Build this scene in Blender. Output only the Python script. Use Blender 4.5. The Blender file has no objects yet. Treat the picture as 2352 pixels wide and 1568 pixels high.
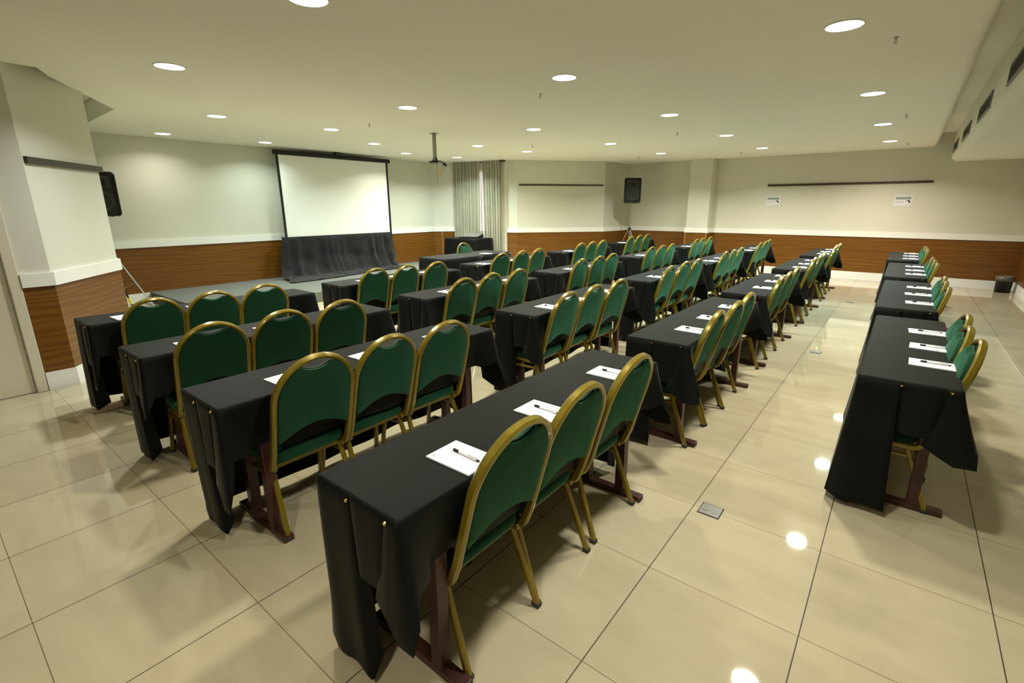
import bpy, bmesh, math, random
from mathutils import Vector, Matrix, noise

S = bpy.context.scene
COL = S.collection
PI = math.pi

# ------------------------------------------------------------------ camera, world, exposure
cam_d = bpy.data.cameras.new('camera'); cam = bpy.data.objects.new('camera', cam_d); COL.objects.link(cam)
F, YAW, PIT, ROL = 1110.7359, -0.6665, 0.2599, 0.0022
fwd = Vector((math.cos(PIT)*math.sin(YAW), math.cos(PIT)*math.cos(YAW), -math.sin(PIT)))
rgt = fwd.cross(Vector((0, 0, 1))).normalized(); dwn = fwd.cross(rgt)
r2 = math.cos(ROL)*rgt + math.sin(ROL)*dwn; d2 = -math.sin(ROL)*rgt + math.cos(ROL)*dwn
M = Matrix((r2, -d2, -fwd)).transposed().to_4x4(); M.translation = Vector((1.8781, -1.2378, 1.594))
cam.matrix_world = M
cam_d.sensor_width = 36; cam_d.lens = F/2352*36
cam_d.shift_x = -11.3363/2352; cam_d.shift_y = -15.0952/2352
cam_d.clip_start = 0.05; cam_d.clip_end = 100
S.camera = cam
S.view_settings.view_transform = 'Standard'; S.view_settings.look = 'None'
S.view_settings.gamma = 1; S.view_settings.use_curve_mapping = False
S.view_settings.exposure = 0.0
w = bpy.data.worlds.new('world'); S.world = w; w.use_nodes = True
w.node_tree.nodes['Background'].inputs[0].default_value = (0.75, 0.78, 0.9, 1)
w.node_tree.nodes['Background'].inputs[1].default_value = 0.6

H = 2.72                      # ceiling height
ZR, ZRT, ZB = 0.93, 1.045, 0.165
LAMP_W = 31.5
# ceiling lamps: x, y, tint
NEU, WARM, COOL, CYAN, PINK = (1, .975, .86), (1, .92, .77), (.84, 1, .92), (.74, .98, 1), (1, .86, .74)
LAMPS = [(-.96, .48, WARM), (-3.13, .48, (1, 1, 1)), (-7.64, 1.77, NEU), (-5.31, 1.67, COOL), (-7.48, 3.3, COOL),
         (-5.17, 3.2, NEU), (-6.12, 4.66, COOL), (-6.99, 6.12, NEU), (-2.96, 2.84, NEU), (-6.75, 7.45, COOL),
         (-4.86, 6.12, NEU), (-4.73, 7.52, NEU), (-2.79, 5.12, NEU), (-.77, 2.83, NEU), (-2.71, 7.44, COOL),
         (-.73, 5.25, COOL), (-2.65, 9.69, NEU), (-.7, 7.66, CYAN), (-.66, 10.02, NEU), (1.36, 2.86, WARM),
         (1.39, 5.39, NEU), (1.39, 7.89, CYAN), (1.41, 10.31, PINK),
         (1.36, .45, NEU), (1.36, -1.95, WARM)]  # both added out of view, carrying on the ceiling lamp grid

# ------------------------------------------------------------------ materials
def srgb(r, g, b):
    f = lambda c: (c/255/12.92) if c/255 <= .04045 else ((c/255+.055)/1.055)**2.4
    return (f(r), f(g), f(b), 1)
def mat(name, col, rough=.6, metal=0, spec=.5, **kw):
    m = bpy.data.materials.new(name); m.use_nodes = True
    b = m.node_tree.nodes['Principled BSDF']
    b.inputs['Base Color'].default_value = col; b.inputs['Roughness'].default_value = rough
    b.inputs['Metallic'].default_value = metal; b.inputs['Specular IOR Level'].default_value = spec
    for k, v in kw.items(): b.inputs[k.replace('_', ' ')].default_value = v
    return m
def nodes(m): return m.node_tree.nodes, m.node_tree.links, m.node_tree.nodes['Principled BSDF']
def noisy(m, scale, c1, c2, stretch=(1, 1, 1), detail=4, lo=.3, hi=.7, bump=0, bscale=None, coord='Object'):
    N, L, B = nodes(m)
    tc = N.new('ShaderNodeTexCoord'); mp = N.new('ShaderNodeMapping'); mp.inputs['Scale'].default_value = stretch
    L.new(tc.outputs[coord], mp.inputs[0])
    n = N.new('ShaderNodeTexNoise'); n.inputs['Scale'].default_value = scale; n.inputs['Detail'].default_value = detail
    L.new(mp.outputs[0], n.inputs['Vector'])
    r = N.new('ShaderNodeValToRGB'); r.color_ramp.elements[0].position = lo; r.color_ramp.elements[1].position = hi
    r.color_ramp.elements[0].color = c1; r.color_ramp.elements[1].color = c2
    L.new(n.outputs['Fac'], r.inputs[0]); L.new(r.outputs[0], B.inputs['Base Color'])
    if bump:
        n2 = N.new('ShaderNodeTexNoise'); n2.inputs['Scale'].default_value = bscale or scale*4; n2.inputs['Detail'].default_value = 2
        L.new(mp.outputs[0], n2.inputs['Vector'])
        bp = N.new('ShaderNodeBump'); bp.inputs['Strength'].default_value = bump; bp.inputs['Distance'].default_value = .01
        L.new(n2.outputs['Fac'], bp.inputs['Height']); L.new(bp.outputs[0], B.inputs['Normal'])
    return m

M_wall = noisy(mat('cream_paint', (1, 1, 1, 1), .75), 1.3, (.64, .64, .535, 1), (.67, .67, .56, 1), bump=.05, bscale=120)
M_ceil = noisy(mat('ceiling_paint', (1, 1, 1, 1), .85), .7, (.86, .85, .735, 1), (.88, .87, .755, 1))
M_white = noisy(mat('white_gloss_trim', (1, 1, 1, 1), .45), 3, (.83, .84, .78, 1), (.86, .87, .81, 1))
M_door = noisy(mat('door_paint', (1, 1, 1, 1), .5), 2, (.66, .62, .48, 1), (.70, .66, .52, 1))
M_black = mat('black_plastic', (.008, .008, .008, 1), .45, spec=.35)
M_steel = mat('grey_steel', (.42, .42, .40, 1), .35, .9)
M_gold = noisy(mat('gold_paint', (1, 1, 1, 1), .3, .35, Coat_Weight=.5, Coat_Roughness=.12), 30, (.205, .150, .008, 1), (.25, .185, .012, 1), bump=.04, bscale=150)
M_brass = mat('brass_pin', (.8, .55, .12, 1), .2, 1)
M_rubber = mat('dark_rubber', (.03, .03, .028, 1), .7)
M_maroon = noisy(mat('maroon_steel_paint', (1, 1, 1, 1), .4), 25, (.045, .014, .010, 1), (.062, .020, .013, 1), bump=.1, bscale=90)
M_paper = mat('white_paper', (.82, .84, .88, 1), .8)
M_curt = noisy(mat('curtain_fabric', (1, 1, 1, 1), .9), 4, (.34, .33, .25, 1), (.41, .40, .30, 1), bump=.1, bscale=300)
M_plat = noisy(mat('stage_carpet', (1, 1, 1, 1), .95), 220, (.10, .108, .095, 1), (.19, .20, .175, 1), bump=.4, bscale=260)
M_screen = mat('screen_fabric', (.84, .85, .78, 1), .6)
M_tag = mat('cream_tag', (.6, .5, .2, 1), .6)
M_dark = mat('vent_dark', (.006, .006, .006, 1), .9)
M_board = noisy(mat('table_board', (1, 1, 1, 1), .6), 4, (.22, .13, .06, 1), (.3, .18, .09, 1), stretch=(8, 1, 1))
M_rail = mat('aluminium_rail', (.07, .07, .055, 1), .35, .6)
M_railb = mat('brown_rail', (.05, .03, .018, 1), .5)
M_edge = mat('light_wood_edge', (.42, .23, .07, 1), .5)

def cloth_mat():
    m = mat('black_tablecloth', (.02, .02, .02, 1), .6, spec=.13, Sheen_Weight=.10, Sheen_Roughness=.3)
    m.node_tree.nodes['Principled BSDF'].inputs['Sheen Tint'].default_value = (.55, .55, .48, 1)
    noisy(m, 6, (.0034, .0042, .0038, 1), (.0056, .0067, .0062, 1), bump=.05, bscale=500)
    return m
M_cloth = cloth_mat()
M_drape = noisy(mat('black_drape', (1, 1, 1, 1), .8, spec=.2, Sheen_Weight=.15), 5, (.0055, .0055, .006, 1), (.011, .011, .011, 1), bump=.6, bscale=14)

def green_mat():
    m = mat('green_upholstery', (.01, .07, .03, 1), .9, spec=.2, Sheen_Weight=.35, Sheen_Roughness=.45)
    N, L, B = nodes(m); B.inputs['Sheen Tint'].default_value = (.25, .9, .55, 1)
    tc = N.new('ShaderNodeTexCoord'); mp = N.new('ShaderNodeMapping'); mp.inputs['Rotation'].default_value = (0, 0, .0)
    L.new(tc.outputs['Object'], mp.inputs[0])
    wv = N.new('ShaderNodeTexWave'); wv.wave_type = 'BANDS'; wv.bands_direction = 'Z'; wv.inputs['Scale'].default_value = 100
    wv.inputs['Distortion'].default_value = .6; wv.inputs['Detail'].default_value = 2
    L.new(mp.outputs[0], wv.inputs[0])
    r = N.new('ShaderNodeValToRGB'); r.color_ramp.elements[0].color = (.0036, .030, .0125, 1); r.color_ramp.elements[1].color = (.0054, .046, .020, 1)
    L.new(wv.outputs['Fac'], r.inputs[0]); L.new(r.outputs[0], B.inputs['Base Color'])
    bp = N.new('ShaderNodeBump'); bp.inputs['Strength'].default_value = .15; bp.inputs['Distance'].default_value = .002
    L.new(wv.outputs['Fac'], bp.inputs['Height']); L.new(bp.outputs[0], B.inputs['Normal'])
    return m
M_green = green_mat()

def floor_mat():
    m = mat('polished_porcelain', (.6, .5, .3, 1), .06, spec=.55)
    N, L, B = nodes(m)
    tc = N.new('ShaderNodeTexCoord'); sp = N.new('ShaderNodeSeparateXYZ'); L.new(tc.outputs['Object'], sp.inputs[0])
    def mth(op, a, b=None, c=None):
        n = N.new('ShaderNodeMath'); n.operation = op
        for i, v in enumerate((a, b, c)):
            if v is None: continue
            if isinstance(v, (int, float)): n.inputs[i].default_value = v
            else: L.new(v, n.inputs[i])
        return n.outputs[0]
    def line(ax, wd):
        f = mth('FRACT', mth('ADD', mth('DIVIDE', ax, .6), .5))
        return mth('LESS_THAN', mth('ABSOLUTE', mth('SUBTRACT', f, .5)), wd/2/.6)
    lx = line(sp.outputs[0], .0042); ly = line(sp.outputs[1], .0028)
    # per tile random tone
    fx = mth('FLOOR', mth('DIVIDE', sp.outputs[0], .6)); fy = mth('FLOOR', mth('DIVIDE', sp.outputs[1], .6))
    cb = N.new('ShaderNodeCombineXYZ'); L.new(fx, cb.inputs[0]); L.new(fy, cb.inputs[1])
    wn = N.new('ShaderNodeTexWhiteNoise'); L.new(cb.outputs[0], wn.inputs['Vector'])
    mp = N.new('ShaderNodeMapping'); mp.inputs['Scale'].default_value = (1, 3.5, 1); L.new(tc.outputs['Object'], mp.inputs[0])
    n = N.new('ShaderNodeTexNoise'); n.inputs['Scale'].default_value = 2.2; n.inputs['Detail'].default_value = 6; L.new(mp.outputs[0], n.inputs['Vector'])
    mixf = mth('ADD', mth('MULTIPLY', n.outputs['Fac'], .8), mth('MULTIPLY', wn.outputs['Value'], .2))
    r = N.new('ShaderNodeValToRGB'); r.color_ramp.elements[0].position = .3; r.color_ramp.elements[1].position = .75
    r.color_ramp.elements[0].color = (.45, .40, .265, 1); r.color_ramp.elements[1].color = (.54, .49, .335, 1)
    L.new(mixf, r.inputs[0])
    m1 = N.new('ShaderNodeMix'); m1.data_type = 'RGBA'; L.new(ly, m1.inputs[0]); L.new(r.outputs[0], m1.inputs[6]); m1.inputs[7].default_value = (.13, .085, .04, 1)
    m2 = N.new('ShaderNodeMix'); m2.data_type = 'RGBA'; L.new(lx, m2.inputs[0]); L.new(m1.outputs[2], m2.inputs[6]); m2.inputs[7].default_value = (.045, .025, .015, 1)
    L.new(m2.outputs[2], B.inputs['Base Color'])
    g = mth('MAXIMUM', lx, ly)
    L.new(mth('MULTIPLY_ADD', g, .6, .035), B.inputs['Roughness'])
    bp = N.new('ShaderNodeBump'); bp.inputs['Strength'].default_value = .004; bp.inputs['Distance'].default_value = .02
    n3 = N.new('ShaderNodeTexNoise'); n3.inputs['Scale'].default_value = 5; L.new(tc.outputs['Object'], n3.inputs['Vector'])
    L.new(n3.outputs['Fac'], bp.inputs['Height']); L.new(bp.outputs[0], B.inputs['Normal'])
    return m
M_floor = floor_mat()

def wood_mat(name, axis):
    m = mat(name, (.3, .15, .05, 1), .32, spec=.45, Coat_Weight=.15, Coat_Roughness=.15)
    N, L, B = nodes(m)
    tc = N.new('ShaderNodeTexCoord'); mp = N.new('ShaderNodeMapping')
    mp.inputs['Scale'].default_value = (.45, .45, 6.0); mp.inputs['Location'].default_value = (.3*axis, .7*axis, .1)
    L.new(tc.outputs['Object'], mp.inputs[0])
    n0 = N.new('ShaderNodeTexNoise'); n0.inputs['Scale'].default_value = .9; n0.inputs['Detail'].default_value = 2; L.new(mp.outputs[0], n0.inputs['Vector'])
    ad = N.new('ShaderNodeVectorMath'); ad.operation = 'MULTIPLY_ADD'; L.new(n0.outputs['Color'], ad.inputs[0]); ad.inputs[1].default_value = (.9, .9, 1.6); L.new(mp.outputs[0], ad.inputs[2])
    wv = N.new('ShaderNodeTexWave'); wv.bands_direction = 'Z'; wv.inputs['Scale'].default_value = .9; wv.inputs['Distortion'].default_value = 3.5
    wv.inputs['Detail'].default_value = 4; wv.inputs['Detail Scale'].default_value = 1.2
    L.new(ad.outputs[0], wv.inputs[0])
    mp2 = N.new('ShaderNodeMapping'); mp2.inputs['Scale'].default_value = (2, 2, 60); L.new(tc.outputs['Object'], mp2.inputs[0])
    n1 = N.new('ShaderNodeTexNoise'); n1.inputs['Scale'].default_value = 2; n1.inputs['Detail'].default_value = 6; L.new(mp2.outputs[0], n1.inputs['Vector'])
    mx = N.new('ShaderNodeMix'); mx.inputs[0].default_value = .72; L.new(wv.outputs['Fac'], mx.inputs[2]); L.new(n1.outputs['Fac'], mx.inputs[3])
    r = N.new('ShaderNodeValToRGB'); e = r.color_ramp.elements
    e[0].position = .2; e[0].color = (.115, .040, .005, 1); e[1].position = .8; e[1].color = (.215, .095, .014, 1)
    x = e.new(.5); x.color = (.165, .065, .0085, 1)
    L.new(mx.outputs[0], r.inputs[0]); L.new(r.outputs[0], B.inputs['Base Color'])
    return m
M_wood = wood_mat('wainscot_laminate', 1)

def emis(name, col, s):
    m = bpy.data.materials.new(name); m.use_nodes = True; N = m.node_tree.nodes; N.clear()
    o = N.new('ShaderNodeOutputMaterial'); e = N.new('ShaderNodeEmission'); e.inputs[0].default_value = (*col, 1); e.inputs[1].default_value = s
    m.node_tree.links.new(e.outputs[0], o.inputs[0]); return m

def pad_mat():
    m = mat('notepad_page', (.82, .84, .88, 1), .75)
    N, L, B = nodes(m)
    tc = N.new('ShaderNodeTexCoord'); sp = N.new('ShaderNodeSeparateXYZ'); L.new(tc.outputs['Object'], sp.inputs[0])
    def mth(op, a, b=None):
        n = N.new('ShaderNodeMath'); n.operation = op
        for i, v in enumerate((a, b)):
            if v is None: continue
            if isinstance(v, (int, float)): n.inputs[i].default_value = v
            else: L.new(v, n.inputs[i])
        return n.outputs[0]
    ln = mth('LESS_THAN', mth('FRACT', mth('DIVIDE', sp.outputs[0], .0085)), .1)
    body = mth('GREATER_THAN', sp.outputs[0], .045)
    k = mth('MULTIPLY', ln, body)
    mx = N.new('ShaderNodeMix'); mx.data_type = 'RGBA'; L.new(mth('MULTIPLY', k, .5), mx.inputs[0]); mx.inputs[6].default_value = (.82, .845, .90, 1); mx.inputs[7].default_value = (.55, .57, .56, 1)
    L.new(mx.outputs[2], B.inputs['Base Color']); return m
M_pad = pad_mat()
M_mark = mat('grey_print', (.42, .33, .25, 1), .8)

# ------------------------------------------------------------------ mesh helpers
def link(name, me, m, parent=None, smooth=True):
    o = bpy.data.objects.new(name, me); COL.objects.link(o)
    if m: me.materials.append(m)
    if smooth:
        for p in me.polygons: p.use_smooth = True
    if parent: o.parent = parent
    return o
class MB:
    def __init__(s): s.v = []; s.f = []
    def add(s, vs, fs):
        k = len(s.v); s.v += [tuple(v) for v in vs]; s.f += [tuple(i+k for i in f) for f in fs]; return s
    def box(s, c, d, rot=None, bev=0):
        x, y, z = d[0]/2, d[1]/2, d[2]/2
        if bev <= 0:
            vs = [Vector((i*x, j*y, k*z)) for i in (-1, 1) for j in (-1, 1) for k in (-1, 1)]
            fs = [(0, 1, 3, 2), (4, 6, 7, 5), (0, 4, 5, 1), (2, 3, 7, 6), (0, 2, 6, 4), (1, 5, 7, 3)]
        else:
            b = min(bev, x*.95, y*.95, z*.95)
            bm = bmesh.new(); bmesh.ops.create_cube(bm, size=1)
            for v in bm.verts: v.co = Vector((v.co.x*2*x, v.co.y*2*y, v.co.z*2*z))
            bmesh.ops.bevel(bm, geom=list(bm.edges), offset=b, segments=2, affect='EDGES', profile=.5)
            bm.verts.index_update()
            vs = [v.co.copy() for v in bm.verts]; fs = [tuple(v.index for v in f.verts) for f in bm.faces]; bm.free()
        R = rot or Matrix.Identity(3)
        return s.add([R @ v + Vector(c) for v in vs], fs)
    def cyl(s, a, b, r, r2=None, n=16, caps=True):
        a, b = Vector(a), Vector(b); r2 = r if r2 is None else r2
        d = (b-a).normalized(); u = d.orthogonal().normalized(); w = d.cross(u)
        vs = []
        for p, q in ((a, r), (b, r2)):
            vs += [p + (u*math.cos(2*PI*i/n) + w*math.sin(2*PI*i/n))*q for i in range(n)]
        fs = [(i, (i+1) % n, n+(i+1) % n, n+i) for i in range(n)]
        if caps: fs += [tuple(range(n-1, -1, -1)), tuple(range(n, 2*n))]
        return s.add(vs, fs)
    def lathe(s, prof, c=(0, 0, 0), n=24, axis=(0, 0, 1)):
        ax = Vector(axis).normalized(); u = ax.orthogonal().normalized(); w = ax.cross(u); vs = []
        for r, h in prof:
            vs += [Vector(c) + ax*h + (u*math.cos(2*PI*i/n)+w*math.sin(2*PI*i/n))*r for i in range(n)]
        fs = []
        for j in range(len(prof)-1):
            fs += [(j*n+i, j*n+(i+1) % n, (j+1)*n+(i+1) % n, (j+1)*n+i) for i in range(n)]
        return s.add(vs, fs)
    def sweep(s, path, w, h, nrm, bev=.3, closed=False):
        """rounded rectangular tube: w across (binormal), h along nrm"""
        pts = [Vector(p) for p in path]; n0 = Vector(nrm).normalized(); k = bev*min(w, h)
        sec = [(w/2-k, h/2), (w/2, h/2-k), (w/2, -h/2+k), (w/2-k, -h/2), (-w/2+k, -h/2), (-w/2, -h/2+k), (-w/2, h/2-k), (-w/2+k, h/2)]
        vs = []; nr = n0
        for i, p in enumerate(pts):
            t = ((pts[min(i+1, len(pts)-1)]-p).normalized() + (p-pts[max(i-1, 0)]).normalized()).normalized()
            nr = (nr - t*nr.dot(t)).normalized(); b = t.cross(nr)
            vs += [p + b*x + nr*y for x, y in sec]
        fs = []
        for i in range(len(pts)-1):
            fs += [(i*8+j, i*8+(j+1) % 8, (i+1)*8+(j+1) % 8, (i+1)*8+j) for j in range(8)]
        fs += [tuple(range(7, -1, -1)), tuple(range((len(pts)-1)*8, len(pts)*8))]
        return s.add(vs, fs)
    def tube(s, path, r, n=8):
        pts = [Vector(p) for p in path]; nr = (pts[1]-pts[0]).orthogonal().normalized(); vs = []
        for i, p in enumerate(pts):
            t = ((pts[min(i+1, len(pts)-1)]-p) + (p-pts[max(i-1, 0)])).normalized()
            nr = (nr - t*nr.dot(t)).normalized(); b = t.cross(nr)
            vs += [p + (nr*math.cos(2*PI*j/n)+b*math.sin(2*PI*j/n))*r for j in range(n)]
        fs = []
        for i in range(len(pts)-1):
            fs += [(i*n+j, i*n+(j+1) % n, (i+1)*n+(j+1) % n, (i+1)*n+j) for j in range(n)]
        fs += [tuple(range(n-1, -1, -1)), tuple(range((len(pts)-1)*n, len(pts)*n))]
        return s.add(vs, fs)
    def loft(s, rings, cap=True):
        n = len(rings[0]); vs = [v for r in rings for v in r]; fs = []
        for j in range(len(rings)-1):
            fs += [(j*n+i, j*n+(i+1) % n, (j+1)*n+(i+1) % n, (j+1)*n+i) for i in range(n)]
        if cap: fs += [tuple(range(n-1, -1, -1)), tuple(range((len(rings)-1)*n, len(rings)*n))]
        return s.add(vs, fs)
    def mesh(s, name, fix=True):
        me = bpy.data.meshes.new(name); me.from_pydata(s.v, [], s.f); me.update()
        if fix:
            bm = bmesh.new(); bm.from_mesh(me); bmesh.ops.recalc_face_normals(bm, faces=list(bm.faces)); bm.to_mesh(me); bm.free()
        return me
    def build(s, name, m, parent=None, smooth=False, fix=True, auto=False):
        o = link(name, s.mesh(name, fix), m, parent, smooth)
        if auto: sharp(o)
        return o
def sharp(o, ang=35):
    me = o.data
    for p in me.polygons: p.use_smooth = True
    bm = bmesh.new(); bm.from_mesh(me)
    for e in bm.edges:
        e.smooth = not (len(e.link_faces) == 2 and e.calc_face_angle(0) > math.radians(ang)) and len(e.link_faces) == 2
    bm.to_mesh(me); bm.free()
def thing(name, label, cat, loc=(0, 0, 0), rz=0, group=None):
    o = bpy.data.objects.new(name, None); COL.objects.link(o); o.empty_display_size = .1
    o.location = loc; o.rotation_euler = (0, 0, rz); o['label'] = label; o['category'] = cat
    if group: o['group'] = group
    return o
def tag(o, label, cat, group=None):
    o['label'] = label; o['category'] = cat
    if group: o['group'] = group
    return o
def struct(o): o['kind'] = 'structure'; return o
def kids(o): return [c for c in bpy.data.objects if c.parent == o]
def copy_tree(src, cache):
    """src: root; cache: {obj:[children]}"""
    def rec(o, par):
        c = o.copy(); COL.objects.link(c); c.parent = par
        for ch in cache.get(o, []): rec(ch, c)
        return c
    return rec(src, None)
def make_cache(root):
    d = {}
    def rec(o):
        d[o] = kids(o)
        for c in d[o]: rec(c)
    rec(root); return d
def text_mesh(txt, size, m, parent, name, loc, depth=.0006, xs=1.0):
    cu = bpy.data.curves.new(name, 'FONT'); cu.body = txt; cu.size = size; cu.extrude = depth; cu.align_x = 'CENTER'; cu.align_y = 'CENTER'; cu.resolution_u = 3
    t = bpy.data.objects.new(name, cu); COL.objects.link(t)
    dg = bpy.context.evaluated_depsgraph_get(); me = bpy.data.meshes.new_from_object(t.evaluated_get(dg))
    bpy.data.objects.remove(t); bpy.data.curves.remove(cu)
    # text lies in XY, put it in XZ facing -Y
    for v in me.vertices: v.co = Vector((v.co.x*xs, -v.co.z, v.co.y))
    me.materials.clear()
    o = link(name, me, m, parent, False); o.location = loc; return o

# ------------------------------------------------------------------ room shell
# interior boundary, walked with the room on the left
W_R = 3.70; YB = 11.92; YF = -3.6; XS = -8.27
RUN = {
 'right': [(W_R, YF), (W_R, YB)],
 'back': [(W_R, YB), (-2.08, YB), (-2.08, YB-.33), (-2.62, YB-.33), (-2.62, YB), (-4.42, YB)],
 'corner': [(-4.42, YB), (-4.55, 10.7), (-6.08, 8.9), (-6.33, 8.80)],
 'window': [(-6.33, 8.80), (-6.36, 8.74), (-7.86, 8.52)],
 'stage': [(-7.86, 8.52), (-8.12, 8.16), (XS, 8.02), (XS, .25)],
 'niche': [(XS, .25), (-4.87, .25)],
 'left': [(-4.87, .25), (-3.97, -.43), (-3.97, -.63)],
 'left_door': [(-3.97, -.63), (-3.97, YF)],
 'rear': [(-3.97, YF), (W_R, YF)],
}
def offset_poly(pts, t):
    out = []; n = len(pts)
    for i in range(n):
        ns = []
        if i > 0: d = (Vector(pts[i])-Vector(pts[i-1])).normalized(); ns.append(Vector((-d.y, d.x)))
        if i < n-1: d = (Vector(pts[i+1])-Vector(pts[i])).normalized(); ns.append(Vector((-d.y, d.x)))
        if len(ns) == 2:
            m_ = (ns[0]+ns[1]).normalized(); k = t/max(.3, m_.dot(ns[0]))
        else: m_ = ns[0]; k = t
        out.append(tuple(Vector(pts[i]) + m_*k))
    return out
def ribbon(pts, z0, z1, t0, t1):
    """solid strip following the plan polyline between offsets t0 and t1 (positive = into the room)"""
    a = offset_poly(pts, t0); b = offset_poly(pts, t1); n = len(pts); mb = MB()
    vs = []
    for (p, q) in zip(a, b): vs += [(p[0], p[1], z0), (q[0], q[1], z0), (q[0], q[1], z1), (p[0], p[1], z1)]
    fs = []
    for i in range(n-1):
        k = i*4
        for j in range(4): fs.append((k+j, k+(j+1) % 4, k+4+(j+1) % 4, k+4+j))
    fs += [(0, 1, 2, 3), tuple((n-1)*4+j for j in (3, 2, 1, 0))]
    mb.add(vs, fs); return mb
ti = 0
for side, pts in RUN.items():
    nm = 'left' if side == 'left_door' else side
    if side == 'left_door':
        # wall with the door opening
        w1 = ribbon(pts, 2.12, 3.05, -.15, 0)
        w1.add(*(lambda r: (r.v, r.f))(ribbon([(-3.97, -.63), (-3.97, -.71)], 0, 2.12, -.15, 0)))
        w1.add(*(lambda r: (r.v, r.f))(ribbon([(-3.97, -1.55), (-3.97, YF)], 0, 2.12, -.15, 0)))
        struct(w1.build('wall_left', M_wall))
        continue
    if side == 'window':
        # opening with glass behind the curtains
        a, b, c = pts
        A, Bv = Vector(b), Vector(c); d = (Bv-A)
        def seg(u0, u1, z0, z1):
            return ribbon([tuple(A+d*u0), tuple(A+d*u1)], z0, z1, -.15, 0)
        mb = seg(0, .12, 0, 3.05)
        for r in (seg(.88, 1, 0, 3.05), seg(.12, .88, 0, .9), seg(.12, .88, 2.5, 3.05), ribbon([a, b], 0, 3.05, -.15, 0)): mb.add(r.v, r.f)
        struct(mb.build('wall_window', M_wall))
        win = thing('window_1', 'window behind the beige curtains', 'window', (0, 0, 0)); del win['label']; del win['category']; struct(win)
        fr = ribbon([tuple(A+d*.12), tuple(A+d*.88)], .9, .95, -.1, -.05)
        for r in (ribbon([tuple(A+d*.12), tuple(A+d*.88)], 2.45, 2.5, -.1, -.05), ribbon([tuple(A+d*.12), tuple(A+d*.15)], .95, 2.45, -.1, -.05),
                  ribbon([tuple(A+d*.485), tuple(A+d*.515)], .95, 2.45, -.1, -.05), ribbon([tuple(A+d*.85), tuple(A+d*.88)], .95, 2.45, -.1, -.05)): fr.add(r.v, r.f)
        fr.build('window_frame', M_white, win)
        ribbon([tuple(A+d*.12), tuple(A+d*.88)], .92, 2.48, -.085, -.08).build('window_pane', emis('daylight_pane', (1, .86, .84), 3.5), win)
        continue
    struct(ribbon(pts, 0, 3.05, -.15, 0).build('wall_'+nm, M_wall))
    ti += 1; struct(ribbon(pts, ZB-.02, ZR+.01, .001, .012).build('trim_%d' % ti, M_wood))
    ti += 1; o = ribbon(pts, ZR, ZRT, .001, .03).build('trim_%d' % ti, M_white); struct(o)
    struct(ribbon(pts, 0, ZB, .001, .024).build('baseboard_'+nm, M_white))
# thin lighter edge strips where wood panels meet
for x, y in ((-2.08, YB-.33), (-2.62, YB-.33)):
    ti += 1; struct(MB().box((x+(-.006 if x > -2.3 else -.0), y-.015, (ZB+ZR)/2), (.02, .012, ZR-ZB)).build('trim_%d' % ti, M_edge))
ti += 1; struct(MB().box((-8.10, 8.145, (ZB+ZR)/2), (.022, .022, ZR-ZB)).build('trim_%d' % ti, M_edge))
# floor
struct(MB().box((-2.4, 4.15, -.05), (12.2, 15.8, .1)).build('floor', M_floor))
# ceiling: dropped slab with a notch by the left column, raised ceiling above it
def prism(poly, z0, z1):
    n = len(poly); vs = [(x, y, z0) for x, y in poly] + [(x, y, z1) for x, y in poly]
    fs = [tuple(range(n-1, -1, -1)), tuple(range(n, 2*n))] + [(i, (i+1) % n, n+(i+1) % n, n+i) for i in range(n)]
    return MB().add(vs, fs)
XE = 2.12
slab = [(XE-.07, YF-.1), (XE-.07, YB), (XS-.1, YB), (XS-.1, .80), (-5.76, .72), (-4.33, -.08), (-4.02, -.20), (-4.02, YF-.1)]
c = prism(slab, H, 2.96)
# rounded lip of the slab along the duct
rs = []
for y in (YF-.1, YB):
    rs.append([Vector((XE-.07, y, 2.96)), Vector((XE-.07, y, H))] + [Vector((XE-.07+.07*math.sin(a), y, H+.07-.07*math.cos(a))) for a in [i*PI/2/8 for i in range(1, 9)]] + [Vector((XE, y, 2.96))])
c.loft(rs)
c.add(prism([(W_R+.1, YF-.1), (W_R+.1, YB+.1), (XS-.2, YB+.1), (XS-.2, YF-.1)], 2.97, 3.07).v, prism([(0, 0), (1, 0), (1, 1), (0, 1)], 0, 1).f)
struct(c.build('ceiling', M_ceil, auto=True))
# air duct bulkhead
XD, ZD = 2.36, 2.42
rs = []
for y in (YF, YB-.001):
    rr = .11
    rs.append([Vector((W_R, y, ZD)), Vector((W_R, y, 2.965)), Vector((XD, y, 2.965))] + [Vector((XD+rr-rr*math.cos(a), y, ZD+rr-rr*math.sin(a))) for a in [i*PI/2/10 for i in range(0, 11)]])
struct(MB().loft(rs).build('ceiling_bulkhead', M_ceil, auto=True))
# door
dr = thing('door_1', '', '', (-3.97, -1.13, 0)); del dr['label']; del dr['category']; struct(dr)
MB().box((-.03, 0, 1.05), (.04, .83, 2.09), bev=.004).build('door_leaf', M_door, dr)
f = MB(); f.box((-.01, .46, 1.08), (.06, .075, 2.16), bev=.006); f.box((-.01, -.46, 1.08), (.06, .075, 2.16), bev=.006); f.box((-.01, 0, 2.14), (.06, .99, .075), bev=.006)
f.build('door_frame', M_door, dr)
MB().lathe([(0, .065), (.02, .062), (.03, .045), (.028, .03), (.012, .018), (.012, 0), (.028, .0)], (-.01, .33, 1.06), 20, (1, 0, 0)).build('door_knob', M_white, dr, True)
ti += 1
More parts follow.
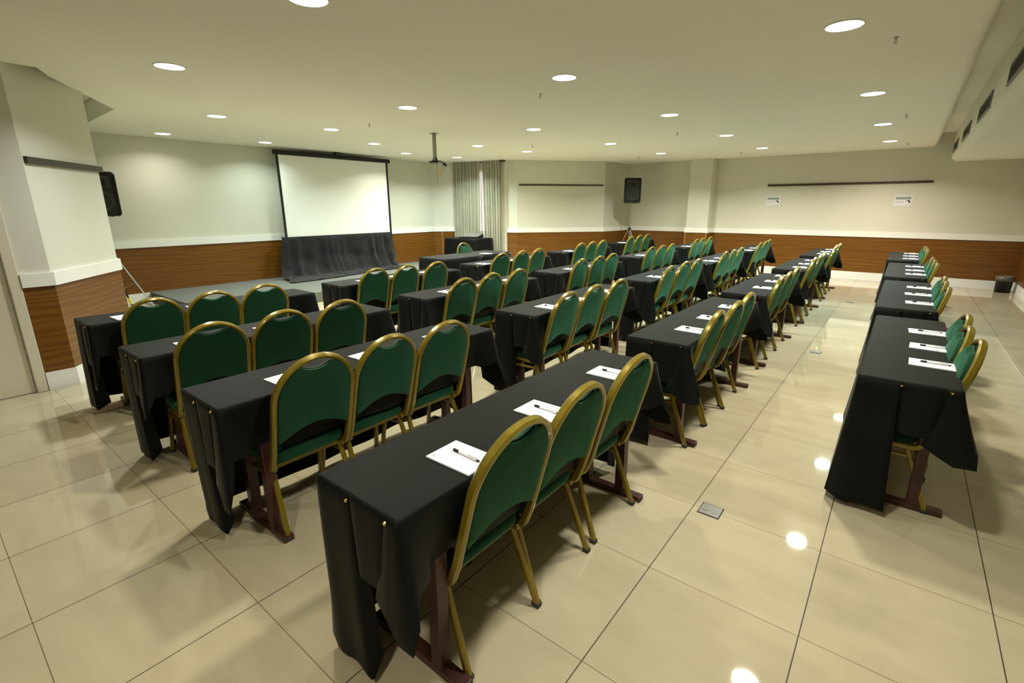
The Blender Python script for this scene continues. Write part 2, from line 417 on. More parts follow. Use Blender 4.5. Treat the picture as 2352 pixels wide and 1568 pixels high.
# wall hanging rails
def rail_on(p0, p1, z, h, t, m, label, off=.001):
    o = ribbon([p0, p1], z, z+h, off, off+t); o = o.build('picture_rail', m); tag(o, label, 'wall rail'); return o
rail_on((2.17, YB), (-.86, YB), 2.035, .045, .02, M_railb, 'long thin brown rail on the back wall above the two signs')
a_, b_ = Vector((-4.55, 10.7)), Vector((-6.08, 8.9)); d_ = b_-a_
rail_on(tuple(a_+d_*.02), tuple(a_+d_*.98), 2.105, .035, .02, M_railb, 'thin dark rail across the slanted wall beside the curtain')
a_, b_ = Vector((-4.87, .25)), Vector((-3.97, -.43)); d_ = b_-a_
rail_on(tuple(a_-d_*.03), tuple(b_-d_*.01), 1.95, .055, .028, M_rail, 'dark grey metal rail across the white column by the door')

# ------------------------------------------------------------------ stage platform, screen, drape
st = thing('stage_platform', 'low grey carpeted stage platform along the wall under the screen', 'stage', (-7.07, 4.65, 0))
for k, (ya, yb) in enumerate(((1.35, 2.95), (2.95, 4.95), (4.95, 6.95), (6.95, 7.75))):
    MB().box((0, (ya+yb)/2-4.65, .088), (2.34, yb-ya-.004, .172), bev=.006).build('platform_module', M_plat, st)
SX = -7.98
sc = thing('projection_screen', 'large white roll-down projection screen with black borders above the stage', 'projection screen', (SX, 5.03, 0))
MB().sweep([(0, -1.36, 2.625), (0, 1.38, 2.625)], .075, .085, (0, 0, 1)).build('screen_case', M_black, sc)
v = []; f = []
for i in range(13):
    for j in range(25):
        y = -1.29+2.58*j/24; z = 2.59-1.70*i/12
        v.append((.008*math.sin(j*.5)*(i/12), y, z))
for i in range(12):
    for j in range(24): f.append((i*25+j, i*25+j+1, (i+1)*25+j+1, (i+1)*25+j))
MB().add(v, f).build('screen_fabric', M_screen, sc, True)
for s in (-1, 1): MB().box((.006, s*1.30+.0, 1.74), (.012, .045, 1.70)).build('side_border', M_black, sc)
MB().box((0, 0, .875), (.03, 2.66, .03)).build('bottom_bar', M_black, sc)
m_ = MB(); m_.box((0, -.02, 2.685), (.03, .03, .07)); m_.box((.02, .02, 2.71), (.05, .16, .02)); m_.build('ceiling_bracket', M_black, sc)
MB().tube([(0, -.05, 2.70), (0, -.5, 2.675), (0, -.85, 2.67)], .003, 5).build('cord', M_black, sc)
MB().tube([(0, .06, 2.70), (0, .5, 2.67), (0, .8, 2.665)], .003, 5).build('cord', M_black, sc)
# black drape heaped on the stage
random.seed(5)
nu, nv = 110, 36; v = []; f = []
for j in range(nv+1):
    for i in range(nu+1):
        u = i/nu; t = j/nv
        yy = 3.60+2.68*u
        fold = math.sin(u*46+4.2*math.sin(u*7)+1.5*t*noise.noise(Vector((u*5, 0, 9)))) * (.5+.9*noise.noise(Vector((u*11, t*2, 1.5)))+.3) + .4*math.sin(u*83+1+3*math.sin(u*15))
        nz = noise.noise(Vector((u*7, t*4, 3.1)))
        nz2 = noise.noise(Vector((u*20, t*11, 7.7)))
        if t < .07:
            a = t/.07; x = -7.93+.03*a; z = 1.0-.06*a
        elif t < .74:
            a = (t-.07)/.67; z = .94-.745*a
            x = -7.90+.04*a+.20*a**5 + .034*fold*(.35+a) + .08*nz*a + .02*nz2*a
            yy += .05*math.sin(a*PI)*(-1 if u < .08 else (1 if u > .95 else 0)) + .10*(a**2)*(u-.45) - .13*a*a*max(0, .35-u)/.35 + .05*nz2*a
        else:
            a = (t-.74)/.26; z = .185 + .03*(1-a)*(1+nz2) + .012*abs(nz2)*4*(1-a*.7) + .004
            x = -7.62+.02*fold*(1-a)+.06*nz + (.30+.10*math.sin(u*5+1)+.08*(1-u))*a
            yy += .10*(u-.45) + .16*a*(u-.55) - .13*max(0, .35-u)/.35 + .05*nz2
        z = max(z, .18)
        v.append((x, yy, z+.004*(nz2 if t > .07 else 0)))
for j in range(nv):
    for i in range(nu): k = j*(nu+1)+i; f.append((k, k+1, k+nu+2, k+nu+1))
o = MB().add(v, f).build('floor_drape', M_drape, None, True); tag(o, 'crumpled black drape hung below the screen and spilling over the stage', 'drape')
# frame the drape hangs on
dt = thing('drape_rack', 'low dark rack holding up the black drape below the screen', 'rack', (-7.97, 4.94, .174))
MB().box((0, 0, .80), (.03, 2.60, .03)).build('rack_bar', M_black, dt)
for s in (-1, 1): MB().box((0, s*1.25, .393), (.03, .03, .784)).build('rack_post', M_black, dt)

# curtains
def curtain(p0, p1, z1, z0, nf, label, sd, lean=0):
    v = []; f = []; nu = nf*14; nv = 24; p0 = Vector((*p0, 0)); p1 = Vector((*p1, 0)); d = p1-p0; n = Vector((d.y, -d.x, 0)).normalized()
    if n.y > 0: n = -n
    for j in range(nv+1):
        t = j/nv; z = z1+(z0-z1)*t
        for i in range(nu+1):
            u = i/nu
            ph = 2*PI*nf*(u+.015*math.sin(u*23+sd)+.02*t*noise.noise(Vector((u*6, t*2, sd))))
            amp = .034*(.75+.4*noise.noise(Vector((u*9, t*1.5, sd+4))))
            off = amp*math.sin(ph)+.012*math.sin(2*ph+1)
            uu = u + lean*t*t*(u if lean < 0 else (1-u))
            v.append(tuple(p0+d*uu+n*(off+.09)+Vector((0, 0, z))))
    for j in range(nv):
        for i in range(nu): k = j*(nu+1)+i; f.append((k, k+1, k+nu+2, k+nu+1))
    o = MB().add(v, f).build('curtain', M_curt, None, True); tag(o, label, 'curtain', 'curtains at the window'); return o
CA, CB = Vector((-7.88, 8.47)), Vector((-6.38, 8.69)); cd = CB-CA
curtain(tuple(CA+cd*.02), tuple(CA+cd*.57), 2.715, .02, 11, 'left beige pleated curtain drawn to the wall beside the stage', 1.0, -.06)
curtain(tuple(CA+cd*.63), tuple(CA+cd*1.0), 2.715, .02, 7, 'right beige pleated curtain beside the slanted wall', 5.0, .13)
cr = thing('curtain_rod', 'brown curtain rod and end bracket at the ceiling above the curtains', 'curtain rod', (*(CA+cd*.5), 2.69))
dl = Vector((cd.x, cd.y, 0)); MB().tube([-dl*.49+Vector((.0, -.03, 0)), dl*.5+Vector((.0, -.03, 0))], .012, 8).build('rod', M_railb, cr)
MB().box(dl*.52+Vector((.0, -.05, .005)), (.09, .14, .035)).build('bracket', M_railb, cr)

# ------------------------------------------------------------------ ceiling fittings
LN = [
 'downlight at the top edge of the view, above the nearest tables', 'warm downlight at upper left, nearest the white column',
 'downlight farthest left, over the stage end by the column', 'cool downlight between the white column and the screen',
 'greenish downlight just left of the screen top', 'downlight in front of the upper middle of the screen',
 'downlight above the upper right of the screen', 'small downlight just right of the screen corner',
 'large neutral downlight left of the bare projector mount', 'small cool downlight nearest the curtains, right of the projector mount',
 'downlight right behind the projector mount', 'small downlight above the slanted wall rail',
 'downlight above the slanted wall, behind a sprinkler', 'large warm downlight in the middle of the ceiling',
 'greenish downlight in front of the corner loudspeaker', 'greenish downlight in the middle row, second from the camera',
 'small downlight nearest the pilaster on the back wall', 'cyan tinted downlight in the middle row, third from the camera',
 'small downlight above the left mask sign', 'largest warm downlight at upper right, nearest the camera',
 'second downlight along the air duct side', 'cyan downlight along the air duct side, third from the camera',
 'pinkish downlight along the air duct side, nearest the back wall',
 'added unseen downlight above the aisle near the camera', 'added unseen downlight behind the camera by the duct']
LN[23] = 'added unseen downlight above the near end of the aisle'
ring = MB().lathe([(.0, .0)], n=4)
ringm = MB().lathe([(.106, .0), (.115, -.002), (.116, -.004), (.112, -.005), (.106, -.004), (.105, .002)], n=40).mesh('lamp_trim')
ringm.materials.append(M_white)
for p in ringm.polygons: p.use_smooth = True
nd = 40
def disc_mesh(m):
    me = MB().add([(.1055*math.cos(2*PI*i/nd), .1055*math.sin(2*PI*i/nd), -.0035) for i in range(nd)] , [tuple(range(nd-1, -1, -1))]).mesh('lamp_glass', False)
    me.materials.append(m); return me
discs = {}
for (x, y, col), lab in zip(LAMPS, LN):
    t = thing('downlight', lab, 'ceiling light', (x, y, H), 0, 'round recessed downlights')
    o = bpy.data.objects.new('lamp_trim', ringm); COL.objects.link(o); o.parent = t
    if col not in discs: discs[col] = disc_mesh(emis('lamp_glow', (col[0], min(1, col[1]*1.03), min(1, col[2]*1.2)), 9.0))
    o = bpy.data.objects.new('lamp_glass', discs[col]); COL.objects.link(o); o.parent = t
    ld = bpy.data.lights.new('lamp_light', 'AREA'); ld.shape = 'DISK'; ld.size = .2; ld.energy = LAMP_W*((.27 if y < 2 else .42) if x < -7.3 else .7 if x < -6.9 else 1)*(1+.09*max(0, y-1))*(.85 if y < 1 and x > -2 else 1); ld.color = col; ld.spread = math.radians(142)
    lo = bpy.data.objects.new('lamp_light', ld); COL.objects.link(lo); lo.parent = t; lo.location = (0, 0, -.012)

# sprinklers
sm = MB(); sm.cyl((0, 0, 0), (0, 0, -.006), .028); sm.cyl((0, 0, -.006), (0, 0, -.03), .012)
sm.tube([(.012, 0, -.03), (.016, 0, -.045), (.004, 0, -.062)], .003, 6); sm.tube([(-.012, 0, -.03), (-.016, 0, -.045), (-.004, 0, -.062)], .003, 6)
sm.cyl((0, 0, -.062), (0, 0, -.066), .022)
body = sm.mesh('sprinkler_body'); body.materials.append(M_steel)
bulb = MB().cyl((0, 0, -.03), (0, 0, -.062), .003, n=8).mesh('glass_bulb'); bulb.materials.append(mat('red_bulb', (.5, .01, .02, 1), .2))
SPR = [(-4.12, -.62, 'sprinkler at the far left ceiling edge above the door'), (-1.32, 3.23, 'sprinkler below the large middle downlight'),
       (-4.29, 3.25, 'sprinkler above the right part of the screen'), (-1.22, 6.85, 'sprinkler in the middle row in front of the pilaster'),
       (-1.17, 10.5, 'tiny sprinkler nearest the back wall above the left sign'), (1.62, 3.35, 'sprinkler at upper right beside the largest downlight'),
       (1.66, 7.15, 'sprinkler on the duct side beside the cyan downlight'), (1.67, 10.83, 'sprinkler on the duct side nearest the back wall'),
       (-4.0, 6.72, 'sprinkler above the slanted wall rail'), (-3.34, 10.11, 'sprinkler above the corner loudspeaker')]
for x, y, lab in SPR:
    t = thing('sprinkler', 'small metal ' + lab, 'sprinkler', (x, y, H), 0, 'ceiling sprinklers'); t.scale = (.62, .62, .62)
    for n_, me in (('sprinkler_body', body), ('glass_bulb', bulb)):
        o = bpy.data.objects.new(n_, me); COL.objects.link(o); o.parent = t
# ceiling disc by the screen
o = MB().lathe([(0, -.022), (.06, -.02), (.085, -.01), (.09, 0)], (-7.72, 5.62, H), 28).build('smoke_detector', M_white, None, True); tag(o, 'flat round white detector on the ceiling above the screen', 'smoke detector')

# projector mount
pm = thing('projector_mount', 'bare grey projector mount hanging from the ceiling without a projector', 'projector mount', (-4.27, 4.45, H))
MB().cyl((0, 0, 0), (0, 0, -.006), .075, n=28).build('ceiling_plate', M_steel, pm)
MB().box((0, 0, -.21), (.055, .04, .41), bev=.006).build('pole', mat('mount_grey', (.34, .35, .30, 1), .4, .5), pm)
m_ = MB(); m_.add([(.05, -.02, -.42), (-.05, -.02, -.42), (-.03, -.01, -.36), (.03, -.01, -.36), (.05, .02, -.42), (-.05, .02, -.42), (-.03, .01, -.36), (.03, .01, -.36)],
      [(0, 1, 2, 3), (7, 6, 5, 4), (0, 3, 7, 4), (1, 5, 6, 2), (2, 6, 7, 3), (0, 4, 5, 1)]); m_.build('tilt_joint', M_black, pm)
MB().box((.02, 0, -.432), (.19, .13, .022), Matrix.Rotation(.5, 3, 'Z'), bev=.005).build('cradle_plate', M_black, pm)
for s, q in ((-1, .24), (1, .12), (1, -.14)):
    MB().box((.02+.12*s, q*.3, -.445), (.11, .022, .008), Matrix.Rotation(q*4, 3, 'Z')).build('mount_arm', M_steel, pm)
MB().box((.17, .05, -.475), (.075, .03, .03), Matrix.Rotation(.6, 3, 'Y'), bev=.006).build('plug', M_black, pm)
MB().tube([(.03, 0, -.44), (.03, .005, -.62), (.035, 0, -.78)], .0025, 5).build('cable', M_black, pm)
MB().tube([(.14, .03, -.45), (.15, .03, -.52), (.11, .03, -.58)], .0025, 5).build('cable', M_black, pm)
MB().box((.09, .03, -.60), (.055, .014, .12), Matrix.Rotation(.6, 3, 'Y'), bev=.003).build('paper_tag', M_tag, pm)

# air vents on the duct face
M_slat = mat('slat_grey', (.10, .10, .085, 1), .5)
M_vfr = mat('vent_frame_grey', (.22, .21, .18, 1), .5)
VL = ['nearest and largest air vent on the duct, cut by the frame', 'second air vent on the duct from the camera', 'third air vent on the duct from the camera', 'farthest air vent on the duct, by the back wall']
for (ya, yb), lab in zip(((3.58, 4.73), (5.90, 7.10), (8.16, 9.32), (10.42, 11.42)), VL):
    t = thing('air_vent', lab, 'air vent', (XD-.001, (ya+yb)/2, 2.628), 0, 'duct air vents'); L_ = yb-ya; hh = .175
    m_ = MB(); m_.box((-.006, 0, hh/2-.012), (.012, L_, .024)); m_.box((-.006, 0, -hh/2+.012), (.012, L_, .024)); m_.box((-.006, L_/2-.012, 0), (.012, .024, hh-.048)); m_.box((-.006, -L_/2+.012, 0), (.012, .024, hh-.048))
    m_.build('vent_frame', M_vfr, t)
    MB().box((.0, 0, 0), (.004, L_-.04, hh-.04)).build('vent_backing', M_dark, t)
    m_ = MB()
    for k in range(6): m_.box((-.006, 0, -hh/2+.035+k*.0205), (.011, L_-.05, .0025), Matrix.Rotation(-.5, 3, 'Y'))
    m_.build('louvre_slats', M_slat, t)

# safety signs
M_sg = mat('sign_green', (.03, .19, .10, 1), .6); M_ink = mat('sign_ink', (.04, .045, .04, 1), .7); M_skin = mat('sign_white', (.8, .8, .78, 1), .7)
def sign(xc, zc, lab):
    t = thing('safety_sign', lab, 'sign', (xc, YB-.002, zc), 0, 'mask signs on the back wall')
    MB().box((0, -.002, 0), (.295, .003, .205)).build('sign_sheet', M_paper, t)
    m_ = MB()
    for a, b, c_, d in ((0, .082, .255, .0015), (0, -.082, .255, .0015)): m_.box((a, -.0042, b), (c_, .001, d))
    for s in (-1, 1): m_.box((s*.127, -.0042, 0), (.0015, .001, .165))
    m_.build('sign_border', M_ink, t)
    MB().box((0, -.0045, .056), (.25, .001, .042)).build('sign_band', M_sg, t)
    text_mesh('SEGURANÇA', .040, M_skin, t, 'sign_title', (0, -.0056, .055), .0003, 1.02)
    text_mesh('USO OBRIGATÓRIO DE', .018, M_ink, t, 'sign_line', (0, -.0046, .022), .0003, 1.2)
    text_mesh('MÁSCARA', .030, M_ink, t, 'sign_word', (-.050, -.0046, -.028), .0003, 1.0)
    # head in profile with a face mask
    hd = MB(); pts = [(.052+.03*math.cos(a)+.03, -.0048, -.028+.034*math.sin(a)) for a in [i*2*PI/24 for i in range(24)]]
    hd.add(pts, [tuple(range(24))]).build('head_icon', M_skin, t)
    pts = [(.086+.036*math.cos(a), -.0052, -.020+.036*math.sin(a)) for a in [(-.9)+i*(PI+1.1)/20 for i in range(21)]] + [(.070, -.0052, .000), (.088, -.0052, -.008), (.094, -.0052, -.034)]
    MB().add(pts, [tuple(range(len(pts)))]).build('head_hair', M_ink, t)
    pts = [(.048, -.0054, -.030), (.075, -.0054, -.026), (.090, -.0054, -.048), (.066, -.0054, -.062), (.050, -.0054, -.052)]
    MB().add(pts, [tuple(range(5))]).build('mask_icon', M_skin, t)
sign(-.705, 1.70, 'small white and green SEGURANÇA mask sign, the left one on the back wall')
sign(1.745, 1.685, 'small white and green SEGURANÇA mask sign, the right one on the back wall')

# ------------------------------------------------------------------ floor outlets
OL = ['square metal floor outlet nearest the camera in the aisle', 'metal floor outlet halfway down the aisle', 'farthest metal floor outlet in the aisle near the back wall']
for (x, y), lab in zip(((1.288, 1.205), (1.30, 4.94), (1.33, 8.65)), OL):
    t = thing('floor_outlet', lab, 'floor outlet', (x, y, 0), 0, 'floor outlets in the aisle')
    MB().box((0, 0, .0015), (.112, .112, .003)).build('outlet_rim', M_rubber, t)
    MB().box((0, 0, .003), (.102, .102, .003)).build('outlet_plate', mat('outlet_metal', (.42, .42, .38, 1), .35, .8), t)
    for s in (-1, 1): MB().cyl((s*.023, -.004, .004), (s*.023, -.004, .0062), .019, n=24).build('outlet_cap', M_steel, t)

# ------------------------------------------------------------------ bin
t = thing('waste_bin', 'small black waste bin with a plastic liner in the far right corner', 'bin', (3.50, 11.58, 0))
MB().lathe([(0, .004), (.112, .004), (.120, .24), (.122, .245), (.112, .245), (.10, .02)], n=28).build('bin_body', M_black, t, True)
v = []; n = 40
m_ = MB(); pr_ = []
for r, z in ((.118, .225), (.126, .215), (.130, .265), (.130, .30), (.116, .305), (.110, .25)): pr_.append((r, z))
mb = MB().lathe(pr_, n=n)
mb.v = [(x*(1+.03*noise.noise(Vector((x*40, y*40, z*20)))), y*(1+.03*noise.noise(Vector((y*40, x*40, z*20)))), z+.006*noise.noise(Vector((x*50, y*50, 2)))) for x, y, z in mb.v]
mb.build('bin_liner', mat('liner_plastic', (.16, .14, .12, 1), .3), t, True)

# ------------------------------------------------------------------ loudspeakers and stands
def speaker(loc, rz, label):
    t = thing('loudspeaker', label, 'loudspeaker', loc, rz)
    def ring(y, sx, sz, bulge=0, r=.04):
        pts = []
        hx, hz = .215*sx, .31*sz
        for cx, cz, a0 in ((hx-r, hz-r, 0), (-hx+r, hz-r, PI/2), (-hx+r, -hz+r, PI), (hx-r, -hz+r, 3*PI/2)):
            for k in range(5):
                a = a0+k*PI/8; x = cx+r*math.cos(a); z = cz+r*math.sin(a)
                z += .016*(1-(x/hx)**2)*(1 if z > 0 else -1)
                pts.append(Vector((x, y, z+.31)))
        return pts
    MB().loft([ring(.19, .62, .84), ring(.16, .68, .88), ring(-.12, 1, 1), ring(-.155, 1, 1), ring(-.17, .95, .965), ring(-.165, .90, .93), ring(-.150, .88, .915)]).build('cabinet', M_black, t, auto=True)
    m_ = MB(); m_.lathe([(.14, 0), (.155, .012), (.15, .02), (.135, .012), (.06, -.02), (.05, 0), (0, .006)], (0, -.152, .215), 32, (0, -1, 0)); m_.build('woofer', M_rubber, t, True)
    MB().box((0, -.157, .215), (.30, .004, .30), bev=.001).build('grille', mat('grille_black', (.006, .006, .006, 1), .6), t)
    v = [(-.15, -.166, .40), (.15, -.166, .40), (.15, -.166, .56), (-.15, -.166, .56), (-.03, -.135, .455), (.03, -.135, .455), (.03, -.135, .51), (-.03, -.135, .51)]
    MB().add(v, [(0, 1, 5, 4), (1, 2, 6, 5), (2, 3, 7, 6), (3, 0, 4, 7), (4, 5, 6, 7)]).build('horn', mat('horn_black', (.025, .025, .025, 1), .35), t)
    MB().box((0, -.168, .385), (.30, .01, .016), bev=.003).build('cross_bar', M_rubber, t)
    MB().box((-.012, -.162, .07), (.035, .003, .012)).build('badge', M_steel, t)
    MB().box((.02, -.162, .07), (.02, .003, .014)).build('badge', mat('badge_red', (.5, .02, .01, 1), .5), t)
    for sx in (-1, 1):
        for sy in (-.11, .10): MB().cyl((sx*.10, sy, -.014), (sx*.10, sy, .012), .014, n=10).build('foot', M_rubber, t)
    return t
def tripod(loc, rz, h, label, hub=1.0, rad=.48):
    t = thing('speaker_stand', label, 'speaker stand', loc, rz)
    MB().cyl((0, 0, .22), (0, 0, hub+.02), .0175).build('lower_tube', M_steel, t, auto=True)
    MB().cyl((0, 0, hub), (0, 0, h), .014).build('pole', M_steel, t, auto=True)
    m_ = MB(); m_.lathe([(.02, -.03), (.045, -.025), (.045, .0), (.026, .012), (.026, .04), (.016, .045)], (0, 0, hub), 20); m_.build('collar', M_black, t, True)
    MB().cyl((.02, 0, hub+.02), (.06, 0, hub+.02), .009, n=10).build('knob', M_black, t)
    MB().lathe([(.02, -.02), (.034, -.015), (.034, .015), (.02, .02)], (0, 0, .34), 18).build('lower_collar', M_black, t, True)
    for k in range(3):
        a = k*2*PI/3; u = Vector((math.cos(a), math.sin(a), 0))
        l_ = MB().sweep([u*.03+Vector((0, 0, hub-.02)), u*rad+Vector((0, 0, .03))], .026, .012, (0, 0, 1)).build('leg', M_steel, t)
        MB().box(u*(rad+.004)+Vector((0, 0, .017)), (.045, .034, .034), Matrix.Rotation(a, 3, 'Z'), bev=.008).build('rubber_foot', M_rubber, l_)
        m0 = u*(rad*.52)+Vector((0, 0, .5*hub)); MB().sweep([u*.02+Vector((0, 0, .34)), m0], .018, .006, (0, 0, 1)).build('brace', M_steel, t)
    return t
tripod((-3.93, 11.02, 0), -.3, 1.69, 'silver tripod stand holding the loudspeaker in the back left corner')
speaker((-3.93, 11.02, 1.67), .64, 'black loudspeaker on a tripod stand in the corner beside the pilaster')
tripod((-7.62, .80, .0), .75, 1.49, 'silver tripod stand behind the white column, one leg showing', .92, .50)
speaker((-7.60, .80, 1.47), PI/2-.15, 'black loudspeaker half hidden behind the white column')
o = MB().tube([(-8.2, 1.33, .10), (-8.1, 1.3, .13), (-7.95, 1.15, .06), (-7.8, 1.22, .01), (-7.7, 1.3, .01), (-7.9, 1.38, .012)], .005, 6).build('cable', M_black, None, True); tag(o, 'thin black cable looped on the floor at the stage left end', 'cable')

# ------------------------------------------------------------------ chairs
LEAN = .268
def chair_proto():
    r = thing('banquet_chair', '', 'chair')
    def P(y, z, off=0): return Vector(((z-.37)*LEAN+off, y, z))
    # frame: forward foot of the bend, bend, stile, arch
    half = []
    half += [Vector((-.15, -.2, .352)), Vector((-.05, -.2, .352))]
    for k in range(1, 7):
        a = k/6*(PI/2-.26); half.append(Vector((-.05+.05*math.sin(a), -.2, .352+.05*(1-math.cos(a)))))
    half.append(P(-.2, .45)); half.append(P(-.2, .60)); half.append(P(-.2, .70))
    arch = [P(-.2*math.cos(a), .72+.2*math.sin(a)) for a in [i*PI/28 for i in range(29)]]
    path = half + arch + [Vector((p.x, -p.y, p.z)) for p in reversed(half)]
    MB().sweep(path, .024, .036, (0, 0, 1), .32).build('back_frame', M_gold, r, auto=True)
    # backrest
    def outline(sc, off):
        pts = []
        n = 16
        for i in range(n+1):        # bottom edge, concave upward
            y = -.182+.364*i/n; pts.append((y, .500+.062*math.cos(y/.182*PI/2)))
        for i in range(1, 5): pts.append((.187, .50+.22*i/5))
        k = 22
        for i in range(k+1):
            a = i*PI/k; y = .187*math.cos(a); z = .72+.187*math.sin(a)
            if abs(y) < .085: z -= .050*(math.cos(y/.085*PI/2)**.8)
            pts.append((y, z))
        for i in range(4, 0, -1): pts.append((-.187, .50+.22*i/5))
        return [P(y*sc, .70+(z-.70)*sc, off) for y, z in pts]
    MB().loft([outline(.90, -.034), outline(.955, -.030), outline(.99, -.018), outline(1, -.006), outline(1, .008), outline(.985, .014), outline(.95, .0155)]).build('backrest', M_green, r, auto=True)
    # dark edging of the hand grip
    g = [P(y, .72+math.sqrt(.187**2-y*y)-.050*(max(0, math.cos(y/.085*PI/2))**.8)+.002, -.006) for y in [-.075+.15*i/14 for i in range(15)]]
    MB().tube(g, .0045, 6).build('grip_piping', mat('dark_green_piping', (.006, .035, .018, 1), .5), r, True)
    # seat
    def ring(z, ins):
        pts = []; x0, x1, hy, rr = -.320+ins, -.02-ins, .21-ins, .07
        for cx, cy, a0 in ((x1-rr, hy-rr, 0), (x0+rr, hy-rr-.004, PI/2), (x0+rr, -hy+rr+.004, PI), (x1-rr, -hy+rr, 3*PI/2)):
            for k in range(7): a = a0+k*PI/12; pts.append(Vector((cx+rr*math.cos(a), cy+rr*math.sin(a), z)))
        return pts
    MB().loft([ring(.362, .03), ring(.368, .008), ring(.380, 0), ring(.405, 0), ring(.421, .008), ring(.431, .025), ring(.437, .055), ring(.439, .09)]).build('seat', M_green, r, auto=True)
    m_ = MB()
    for s in (-1, 1): m_.box((-.17, s*.185, .350), (.30, .022, .026), bev=.004)
    m_.box((-.31, 0, .350), (.022, .36, .026), bev=.004); m_.box((-.06, 0, .350), (.022, .36, .026), bev=.004)
    m_.build('seat_frame', M_gold, r)
    for s in (-1, 1):
        for xa, xb, yy in ((-.065, .058, .19), (-.285, -.335, .19)):
            l_ = MB().sweep([(xa, s*(yy-.006), .350), (xb, s*(yy+.012), .018)], .024, .028, (1, 0, 0), .25).build('leg', M_gold, r)
            MB().box((xb+.001*(1 if xb > 0 else -1), s*(yy+.0128), .011), (.033, .029, .022), bev=.004).build('rubber_tip', M_rubber, l_)
        MB().sweep([(-.295, s*.190, .295), (-.055, s*.190, .295)], .016, .020, (0, 0, 1), .25).build('stretcher', M_gold, r)
    return r
CH = chair_proto(); CH_C = make_cache(CH); CH_used = False
def place_chair(topx, y, rz, label, group):
    global CH_used
    if not CH_used: o = CH; CH_used = True
    else: o = copy_tree(CH, CH_C)
    off = Vector((.150, 0, 0)); off.rotate(Matrix.Rotation(rz, 3, 'Z'))
    o.location = (topx-off.x, y-off.y, 0); o.rotation_euler = (0, 0, rz); o['label'] = label; o['group'] = group; o['category'] = 'chair'
    return o

# ------------------------------------------------------------------ tables and cloths
TL = 1.80
def table_proto(wd):
    r = thing('seminar_table', '', 'table')
    MB().box((0, 0, .732), (wd, TL, .028), bev=.004).build('tabletop', M_board, r)
    for s in (-1, 1):
        y = s*(TL/2-.20)
        l_ = MB(); l_.box((.005, y, .016), (wd+.10, .05, .032), bev=.003)
        l_ = l_.build('leg_frame', M_maroon, r); MB().box((0, y, .704), (wd-.06, .04, .028)).build('crossbar', M_maroon, l_)
        MB().box((.005+wd/2+.0503, y, .016), (.0012, .036, .020)).build('end_plug', M_rubber, l_)
        for x in (-.09, wd/2-.075): MB().box((x, y, .361), (.05, .05, .658), bev=.003).build('post', M_maroon, l_)
    return r
TB = table_proto(.40); TB_C = make_cache(TB); TB_used = False
ZT = .757
PINM = MB().lathe([(0, .006), (.004, .006), (.0062, .003), (.0062, 0)], n=12, axis=(0, -1, 0)).mesh('pin'); PINM.materials.append(M_brass)
